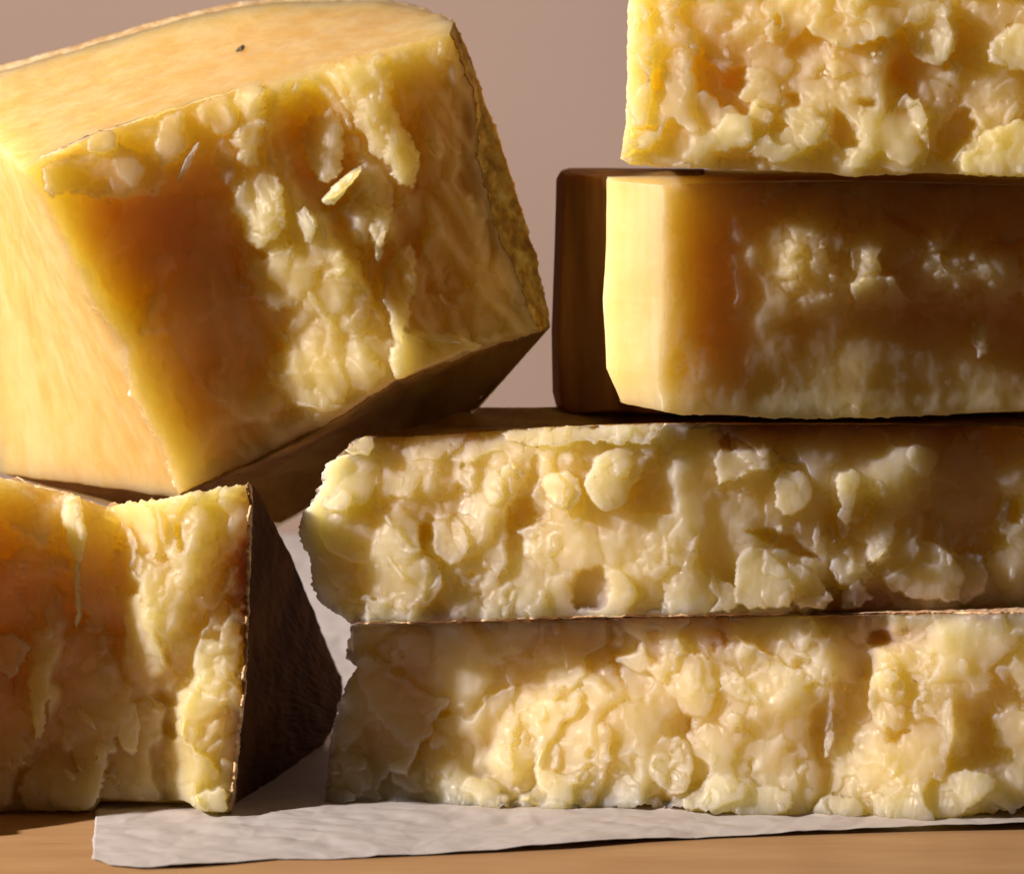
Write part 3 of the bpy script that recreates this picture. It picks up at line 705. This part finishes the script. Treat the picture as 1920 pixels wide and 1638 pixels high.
def build_third():
    r = Relief(540, 770, 2010, 1180, 41)
    s0 = section((668, 822, .020), (2000, 800, .056), (2000, 1143, .026), (655, 1167, .008),
        top=((780, 818), (900, 808), (1100, 798, .006), (1300, 793, .000), (1500, 795, .004)), bottom=((800, 1164), (1100, 1155, .004), (1300, 1152, .001), (1500, 1148, .004)),
        left=((612, 872), (598, 915), (572, 958), (557, 1003), (580, 1045), (585, 1095), (602, 1130)))
    s1 = section((760, 806, .045), (2000, 780, .066), (2000, 1135, .05), (690, 1150, .045), left=((680, 880), (660, 1000)))
    s2 = section((892, 765, .066), (2000, 757, .075), (2000, 1100, .09), (890, 1120, .09))
    ed = outline_dist(r, front_outline(s0)); X, Y = r.X, r.Y
    r.B = 8*fbm(X/170, Y/150, 16, 2)-46*sstep((865-Y)/70)*sstep((X-560)/60)*(1-.6*sstep((X-900)/100)*sstep((1350-X)/60))-26*sstep((X-1330)/60)*sstep((910-Y)/60)+10*np.exp(-((Y-1010)/120)**2)-26*sstep((Y-1090)/60)*sstep((720-X)/120)
    r.ready()
    stack_common(r)
    r.plate([(600, 950), (640, 900), (700, 850), (720, 880), (700, 930), (640, 960)], 34, .1, .35, r=14, rough=5)
    r.plate([(690, 860), (780, 845), (790, 900), (760, 935), (700, 925)], 20, .15, .12, r=14, rough=4, bulge=4)
    r.plate([(590, 1000), (640, 940), (740, 935), (790, 990), (785, 1050), (740, 1060), (640, 1050)], 22, .06, .12, r=18, rough=4, bulge=4)
    r.plate([(660, 1060), (740, 1020), (800, 1050), (800, 1120), (760, 1145), (700, 1130)], 26, .05, -.05, r=20, rough=4, bulge=8, stri=.7)
    r.plate([(785, 1040), (815, 1045), (830, 1090), (810, 1130), (785, 1145), (800, 1090)], 46, .2, -.05, r=9, rough=3)
    r.plate([(810, 960), (870, 970), (880, 1040), (850, 1060), (810, 1040)], 26, .12, .05, r=14, rough=4)
    r.plate([(1095, 900), (1120, 850), (1180, 830), (1240, 830), (1190, 900), (1170, 950), (1130, 960), (1100, 930)], 40, -.18, .2, r=14, rough=3, bulge=6)
    r.plate([(930, 805), (1130, 795), (1250, 800), (1230, 825), (1100, 830), (960, 835)], 46, .02, .12, r=8, rough=6)
    r.plate([(1010, 900), (1060, 880), (1095, 900), (1080, 955), (1040, 950)], 34, .2, .1, r=9, rough=5)
    r.plate([(910, 880), (940, 885), (940, 940), (910, 950)], 34, .2, .1, r=8, rough=3)
    r.plate([(1150, 1000), (1190, 965), (1290, 960), (1310, 1010), (1290, 1100), (1180, 1110)], 18, .08, .12, r=22, rough=4, bulge=10, stri=.7)
    r.plate([(1330, 845), (1440, 838), (1470, 860), (1400, 890), (1340, 900)], 26, .1, .2, r=12, rough=6)
    r.plate([(1450, 885), (1515, 880), (1522, 935), (1500, 960), (1460, 970)], 42, .15, .12, r=10, rough=3)
    r.plate([(1565, 885), (1615, 878), (1600, 940), (1590, 1015), (1570, 1010), (1575, 940)], 44, .12, .05, r=6, rough=4)
    r.plate([(1620, 970), (1645, 948), (1678, 955), (1680, 1010), (1640, 1060), (1620, 1040)], 26, .15, .12, r=12, rough=3, bulge=4)
    r.plate([(1380, 1040), (1420, 1022), (1470, 1060), (1490, 1100), (1480, 1140), (1380, 1140), (1375, 1080)], 36, .06, .16, r=12, rough=4, stri=.7)
    r.plate([(1470, 1050), (1520, 1070), (1570, 1120), (1540, 1145), (1490, 1140)], 32, .1, .1, r=12, rough=4, stri=.7)
    r.plate([(1550, 1060), (1600, 1020), (1640, 1080), (1610, 1100), (1570, 1090)], 18, .05, .1, r=12, rough=4)
    r.plate([(1640, 1060), (1700, 1000), (1780, 1030), (1860, 1050), (1840, 1130), (1680, 1120)], 24, .1, .1, r=14, rough=5, stri=.7)
    r.plate([(1575, 1100), (1620, 1090), (1640, 1130), (1580, 1145)], 34, .1, .1, r=9, rough=6)
    r.plate([(1290, 1090), (1340, 1075), (1390, 1110), (1380, 1145), (1300, 1145)], 30, -.05, .08, r=14, rough=4)
    stack_post(r)
    for q in ([(780, 975), (812, 975), (815, 1005), (795, 1040), (785, 1020)], [(945, 935), (1000, 920), (1010, 980), (960, 1010), (940, 1000)], [(885, 1105), (905, 1105), (898, 1125)], [(1380, 990), (1460, 985), (1560, 1050), (1520, 1055), (1430, 1020)],
              [(1880, 940), (1920, 930), (1920, 985), (1890, 985)], [(1345, 820), (1370, 800), (1380, 850), (1350, 850)], [(1065, 1080), (1120, 1050), (1150, 1090), (1140, 1140), (1070, 1145)], [(1605, 1085), (1625, 1082), (1618, 1098)]):
        r.pit(q, 40, soft=10, rough=6)
    FL = [
        (1455, 1005, 46, 14, -65, 14), (1530, 1005, 50, 16, -80, 12), (1785, 1030, 70, 14, -78, 8), (1560, 1000, 40, 9, 70, 10), (1645, 1040, 50, 10, -30, 12), (1247, 1030, 62, 8, 88, 8), (1300, 1020, 40, 9, -60, 8), (742, 1065, 60, 9, 58, 6), (725, 970, 40, 9, 64, 5), (1820, 1000, 60, 10, 85, 6)]
    fins(r, FL)
    r.detail(1.0); r.edge_round(np.maximum(ed, 0), 12, 8)
    par = thing('cheese_block', 'crumbly cream cheese block on top of the lowest one, jutting out furthest left', 'cheese', P(1300, 1155, .03).tolist(), GROUP)
    b = Block([s0, s1, s2], [10, 16], r, jag=(3, 3, 2, 7), seed=43)
    finish(b, par, M_CREAM, lambda x, y: .8*np.exp(-np.maximum(0, 1160-y)/26)*np.clip(.35+1.2*pn(x/110, y/50, 5), 0, 1)+.7*np.exp(-((x-1625)/60)**2-((y-1125)/26)**2)+.8*np.exp(-np.maximum(0, y-800)/30)*np.maximum(sstep((960-x)/120), sstep((x-1320)/60)), .25)
    rind_shell(b, [2], 0, 12, 2.5, M_RIND_PINK, par, 10, crumb=1.6, lead=.5)
    rind_shell(b, [0], 3, 26, 1.2, M_RIND_AMBER, par, 14, crumb=.8)
    flakes(b, par, M_FLAKE, FL, 3)
    crumbs(b, par, M_FLAKE, 110, 6, (640, 880, 1920, 1140))

def build_second():
    r = Relief(1120, 320, 2010, 800, 51)
    s0 = section((1243, 348, .002), (2000, 350, .050), (2000, 768, .048), (1240, 770, -.004),
        top=((1400, 342), (1600, 340)), bottom=((1280, 779), (1350, 776), (1500, 785), (1700, 781), (1850, 772)), left=((1246, 450), (1250, 560), (1238, 680)))
    s1 = section((1140, 338, .020), (2000, 332, .078), (2000, 770, .074), (1165, 755, .014), left=((1137, 450), (1130, 560), (1136, 690)), bottom=((1215, 762, .006), (1300, 776, .02)))
    s2 = section((1139, 332, .050), (2000, 320, .086), (2000, 770, .086), (1163, 752, .050))
    s3 = section((1128, 320, .088), (2000, 312, .10), (2000, 740, .10), (1140, 740, .088))
    ed = outline_dist(r, front_outline(s0)); X, Y = r.X, r.Y
    r.B = 5*fbm(X/170, Y/150, 16, 2)-34*sstep((X-1250)/260)*sstep((740-Y)/240)+20*np.exp(-((Y-500)/70)**2)*sstep((X-1480)/60)+14*sstep((Y-725)/50)
    r.ready()
    r.cells(130, 6, .07, 7, asp=1.5, curv=.06, seed=1, bias=(-.03, 0), amp=sstep((X-1260)/60)*(1-.6*sstep((Y-560)/80)))
    r.cells(50, 3, .1, 3, asp=1.5, curv=.12, seed=2, amp=sstep((X-1300)/100)*(1-.75*sstep((Y-560)/80)))
    band = np.exp(-((Y-495-18*pn(X/120, X*0, 8))/62)**2)*sstep((X-1430)/60)
    r.H += band*(36+26*sstep((X-1650)/150))
    r.cells(74, 8, .20, 1.8, asp=1.2, curv=.1, dome=.05, bias=(.10, .08), seed=6, warp=.42, amp=band)
    r.cells(34, 3.2, .2, 1.2, asp=1.4, dome=.1, bias=(.05, .05), seed=7, warp=.42, amp=np.clip(band+.15, 0, 1))
    r.H += .3*pn(X/11, Y/80, 5)*sstep((Y-600)/60)
    r.hk = .7; r.rk = 2.0
    r.plate([(1450, 500), (1500, 440), (1555, 425), (1560, 500), (1530, 545), (1480, 550)], 26, .18, .12, r=12, rough=5)
    r.plate([(1545, 430), (1560, 422), (1590, 450), (1560, 480)], 36, .2, .2, r=7, rough=3)
    r.plate([(1610, 450), (1640, 410), (1700, 430), (1745, 450), (1720, 480), (1680, 500), (1650, 480)], 42, .18, .2, r=9, rough=4)
    r.plate([(1640, 480), (1700, 480), (1740, 540), (1700, 580), (1640, 540)], 20, .1, -.1, r=16, rough=4)
    r.plate([(1775, 520), (1830, 510), (1850, 530), (1800, 560)], 46, .2, .25, r=9, rough=4)
    r.plate([(1860, 500), (1900, 480), (1940, 500), (1920, 540), (1850, 530)], 40, .2, .2, r=12, rough=4)
    r.plate([(1740, 500), (1760, 490), (1760, 515), (1740, 515)], 40, .2, .2, r=6, rough=2)
    r.plate([(1815, 610), (1850, 595), (1850, 660), (1830, 680)], 34, .2, .1, r=6, rough=4)
    FL = [(1495, 505, 44, 10, 72, 4), (1845, 625, 60, 20, -75, 8), (1545, 455, 30, 16, -60, 8), (1735, 450, 36, 18, 40, 8)]
    fins(r, FL)
    r.detail(1.0); r.edge_round(np.maximum(ed, 0), 10, 5)
    par = thing('cheese_block', 'shaded golden cheese block under the topmost one, with one bright rounded left corner', 'cheese', P(1500, 778, .04).tolist(), GROUP)
    b = Block([s0, s1, s2, s3], [26, 8, 8], r, jag=(2, 3, 3, 1), side_amp=(1, 1, 2, 2.6), seed=53, keep=.12, sfreq=(240, 16))
    finish(b, par, M_MID, lambda x, y: .12+.30*np.exp(-np.maximum(0, y-340)/40), .0)
    # rind at the left, a curved slab against the paste
    rr = Relief(1030, 300, 1300, 790, 52); rr.H += .5*fbm(rr.X/9, rr.Y/120, 3, 2)+1.0*fbm(rr.X/60, rr.Y/90, 4, 2)
    f0 = section((1132, 333, .053), (1300, 333, .053), (1300, 774, .053), (1140, 768, .053))
    fa = section((1096, 329, .056), (1305, 330, .056), (1305, 776, .056), (1100, 772, .056))
    fb = section((1074, 325, .061), (1312, 326, .061), (1312, 777, .061), (1076, 775, .061), left=((1064, 329), (1056, 342), (1052, 450), (1047, 620), (1049, 735), (1055, 762), (1064, 771)))
    f1 = section((1064, 319, .069), (1320, 320, .069), (1320, 776, .069), (1068, 775, .069), left=((1050, 323), (1043, 336), (1040, 450), (1034, 620), (1036, 735), (1043, 762), (1054, 772)))
    f2 = section((1068, 315, .097), (1320, 316, .097), (1320, 760, .097), (1074, 758, .097), left=((1054, 319), (1047, 332), (1044, 450), (1040, 620), (1042, 715), (1048, 742), (1060, 754)))
    rb = Block([f0, fa, fb, f1, f2], [6, 6, 6, 12], rr, jag=(.6, .6, .6, .6), side_amp=.3, seed=57)
    o = mesh_obj('rind', rb.V, rb.F, M_RIND_OLIVE); adopt(o, par)
    flakes(b, par, M_FLAKE, FL, 4)
    crumbs(b, par, M_FLAKE, 40, 7, (1420, 420, 1920, 720))

def build_top():
    r = Relief(1140, -70, 2010, 350, 61)
    s0 = section((1182, -60, .010), (2000, -60, -.004), (2000, 330, -.008), (1163, 298, .0),
        bottom=((1185, 308), (1250, 314), (1380, 319), (1500, 322), (1600, 330), (1750, 325), (1850, 330)), left=((1176, 40), (1176, 140), (1172, 240)))
    s1 = section((1215, -60, .05), (2000, -60, .02), (2000, 326, .02), (1200, 302, .05))
    s2 = section((1290, -60, .10), (2000, -60, .08), (2000, 318, .08), (1260, 306, .10))
    ed = outline_dist(r, front_outline(s0)); X, Y = r.X, r.Y
    r.B = 9*fbm(X/150, Y/130, 26, 2)+20*sstep((Y-200)/90)
    r.ready()
    stack_common(r, 1.0)
    r.plate([(1165, 250), (1240, 235), (1310, 270), (1330, 300), (1250, 316), (1160, 300)], 26, .02, .1, r=12, rough=5)
    r.plate([(1180, 10), (1215, 0), (1225, 100), (1215, 240), (1178, 240)], 22, .06, 0, r=12, rough=4)
    r.plate([(1320, 250), (1370, 210), (1410, 220), (1420, 270), (1340, 290)], 28, .1, .1, r=10, rough=6)
    r.plate([(1465, 205), (1510, 195), (1550, 225), (1560, 268), (1500, 275), (1470, 230)], 38, .12, .15, r=8, rough=4)
    r.plate([(1400, 290), (1430, 250), (1490, 240), (1520, 275), (1460, 310)], 34, .1, .15, r=9, rough=5)
    r.plate([(1580, 290), (1640, 250), (1690, 170), (1740, 200), (1745, 300), (1700, 322), (1600, 318)], 40, .08, .12, r=10, rough=6)
    r.plate([(1790, 310), (1860, 240), (1920, 220), (1990, 260), (1990, 330), (1820, 330)], 42, .05, .12, r=12, rough=6)
    r.plate([(1850, 80), (1900, 50), (1960, 40), (1960, 130), (1860, 130)], 36, .15, .1, r=12, rough=5)
    r.plate([(1700, 10), (1780, 0), (1800, 90), (1760, 130), (1700, 100)], 18, .1, .05, r=16, rough=4, stri=.7)
    r.plate([(1390, 130), (1440, 125), (1470, 190), (1420, 205), (1390, 190)], 10, -.1, .05, r=14, rough=4)
    stack_post(r)
    for q in ([(1440, 30), (1465, 15), (1470, 50), (1445, 55)], [(1465, 175), (1500, 168), (1505, 195), (1475, 205)], [(1600, 180), (1645, 175), (1650, 205), (1610, 205)], [(1760, 115), (1792, 112), (1790, 135), (1765, 138)], [(1215, 130), (1245, 120), (1255, 165), (1220, 180)], [(1880, 45), (1910, 35), (1900, 55)],
              [(1555, 190), (1600, 220), (1620, 280), (1560, 285)], [(1745, 230), (1820, 190), (1840, 240), (1790, 300), (1755, 320)], [(1345, 140), (1400, 110), (1410, 170), (1350, 175)]):
        r.pit(q, 34, soft=11, rough=6)
    FL = [(1555, 95, 40, 9, 70, 6), (1563, 92, 36, 8, 100, 6), (1895, 215, 50, 16, -60, 8), (1727, 80, 40, 12, -75, 6), (1215, 30, 40, 9, -60, 5)]
    fins(r, FL)
    r.detail(1.0); r.edge_round(np.maximum(ed, 0), 10, 6)
    par = thing('cheese_block', 'topmost pale crumbly cheese block of the stack, cut off by the upper frame edge', 'cheese', P(1560, 325, .03).tolist(), GROUP)
    b = Block([s0, s1, s2], [12, 14], r, jag=(0, 2, 3.5, 2), seed=63)
    finish(b, par, M_MID)
    flakes(b, par, M_FLAKE, FL, 5)
    crumbs(b, par, M_FLAKE, 90, 8, (1190, 10, 1920, 310))
#@@FRONTLEFT
def build_front_left():
    r = Relief(-440, 860, 500, 1540, 71)
    s0 = section((-420, 878, .0), (462, 908, .0), (430, 1521, -.001), (-420, 1520, .0),
        top=((0, 891), (60, 905), (130, 923), (200, 949), (240, 940), (290, 938), (370, 920)), right=((468, 940), (462, 1100), (456, 1300), (440, 1420)),
        bottom=((0, 1519), (120, 1518), (175, 1520), (190, 1496), (280, 1500), (345, 1498), (370, 1518), (400, 1522)), left=())
    s1 = section((-420, 890, .02), (474, 914, .010), (440, 1508, .012), (-420, 1490, .02), top=((0, 903), (60, 913), (130, 930), (200, 956), (240, 948), (290, 945), (370, 928)))
    s2 = section((-420, 960, .05), (542, 1042, .05), (508, 1466, .05), (-420, 1460, .05))
    s3 = section((-420, 1240, .11), (628, 1252, .112), (600, 1402, .115), (-420, 1400, .112), right=((638, 1280), (637, 1310), (624, 1358)))
    ed = outline_dist(r, front_outline(s0)); X, Y = r.X, r.Y
    # left two thirds hollowed, right third stands proud and catches the light
    bx = np.interp(Y, [890, 1000, 1130, 1250, 1330, 1400, 1520], [200, 250, 225, 270, 300, 330, 330])
    r.B = 190*sstep((-15-X)/90)-20+58*sstep((X-bx+25)/70)-10*sstep((X-380)/90)-26*sstep((1010-Y)/120)*sstep((X+40)/80)*sstep((250-X)/60)+16*sstep((X-300)/60)+34*sstep((Y-1380)/110)*sstep((300-X)/80)+6*fbm(X/110, Y/140, 6, 2)  # includes an unseen bulge past the left frame edge, added to shade the hollow
    r.ready()
    r.cells(120, 9, .10, 4, asp=2.2, curv=.08, seed=1)
    r.cells(54, 4.0, .13, 1.3, asp=2.0, curv=.1, dome=.05, seed=2, warp=.4)
    r.hk = 1.15; r.rmax = 7; r.rk = 1.5
    r.plate([(118, 935), (140, 920), (158, 960), (165, 1010), (150, 1060), (135, 1040), (120, 985)], 44, .3, .1, r=10, rough=3, bulge=6)
    r.plate([(140, 1040), (150, 1060), (152, 1160), (142, 1180)], 30, .3, 0, r=6, rough=3)
    r.plate([(230, 945), (285, 938), (295, 1000), (290, 1060), (270, 1000), (250, 980)], 14, .3, .1, r=9, rough=3)
    r.plate([(285, 960), (320, 970), (330, 1010), (315, 1045), (290, 1040)], 10, .15, .1, r=9, rough=3)
    r.plate([(230, 1120), (265, 1110), (275, 1200), (262, 1280), (240, 1240)], 20, .25, .05, r=10, rough=4)
    r.plate([(55, 1260), (70, 1238), (95, 1240), (90, 1330), (70, 1400), (58, 1340)], 40, .3, .05, r=9, rough=4)
    r.plate([(-20, 1190), (50, 1195), (55, 1220), (30, 1270), (-20, 1250)], 30, .1, .15, r=10, rough=5)
    r.plate([(215, 1330), (250, 1310), (265, 1370), (250, 1420), (225, 1400)], 28, .2, .1, r=10, rough=3)
    r.plate([(85, 1510), (105, 1430), (150, 1450), (205, 1410), (195, 1470), (178, 1520)], 20, .2, .2, r=8, rough=5)
    r.plate([(178, 1380), (210, 1405), (180, 1450)], 26, .1, .2, r=5, rough=4)
    r.plate([(355, 1500), (380, 1480), (420, 1475), (430, 1520), (370, 1520)], 20, .15, .1, r=6, rough=6)
    r.cells(60, 2.4, .08, 1.4, asp=1.7, dome=.05, curv=.06, seed=5, amp=.25+.75*sstep((X-230)/60))
    r.cells(22, 1.2, .12, .9, asp=1.3, dome=.12, seed=6, amp=np.clip(pn(X/80, Y/80, 4)*2-.1+.5*sstep((X-380)/60), 0, 1))
    r.pit([(280, 1180), (290, 1175), (318, 1200), (330, 1260), (300, 1240)], 30, soft=12, rough=3)
    r.pit([(320, 965), (345, 985), (350, 1030), (330, 1040), (325, 1000)], 26, soft=9, rough=4)
    r.pit([(290, 1280), (340, 1300), (345, 1370), (330, 1400), (290, 1380)], 36, soft=22, rough=4)
    FL = [(412, 1057, 42, 18, -12, 6), (403, 1215, 40, 26, -30, 6), (408, 1280, 20, 14, 10, 5), (396, 1370, 50, 14, -60, 6), (402, 1398, 40, 14, -32, 6), (433, 1098, 34, 10, 68, 5), (150, 990, 50, 18, 88, 14), (90, 1188, 26, 22, 20, 8), (160, 1345, 60, 12, 50, 8), (352, 1272, 20, 16, -30, 5), (448, 1130, 20, 14, 60, 4), (420, 1135, 20, 12, -20, 4), (300, 985, 70, 14, 80, 10), (130, 1450, 30, 14, 60, 8), (420, 1260, 30, 10, 70, 4), (407, 1178, 26, 12, -10, 4)]
    fins(r, FL)
    r.detail(1.2); r.edge_round(np.maximum(ed, 0), 10, 6)
    par = thing('cheese_wedge', 'upright cheese wedge with a dark rind side in front of the tilted one', 'cheese', P(250, 1520, .03).tolist(), GROUP)
    b = Block([s0, s1, s2, s3], [8, 22, 30], r, jag=(8, 3, 3, 0), side_amp=(1.5, 2, 1, 1), seed=73, keep=.4)
    finish(b, par, M_MID, lambda x, y: .9*np.exp(-np.maximum(0, 460-x)/22), .1)
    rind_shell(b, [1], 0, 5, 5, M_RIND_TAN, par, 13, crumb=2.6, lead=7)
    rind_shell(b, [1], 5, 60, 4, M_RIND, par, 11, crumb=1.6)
    flakes(b, par, M_FLAKE, FL, 6)
    crumbs(b, par, M_FLAKE, 90, 9, (270, 930, 450, 1500))
build_bottom(); build_third(); build_second(); build_top(); build_front_left()
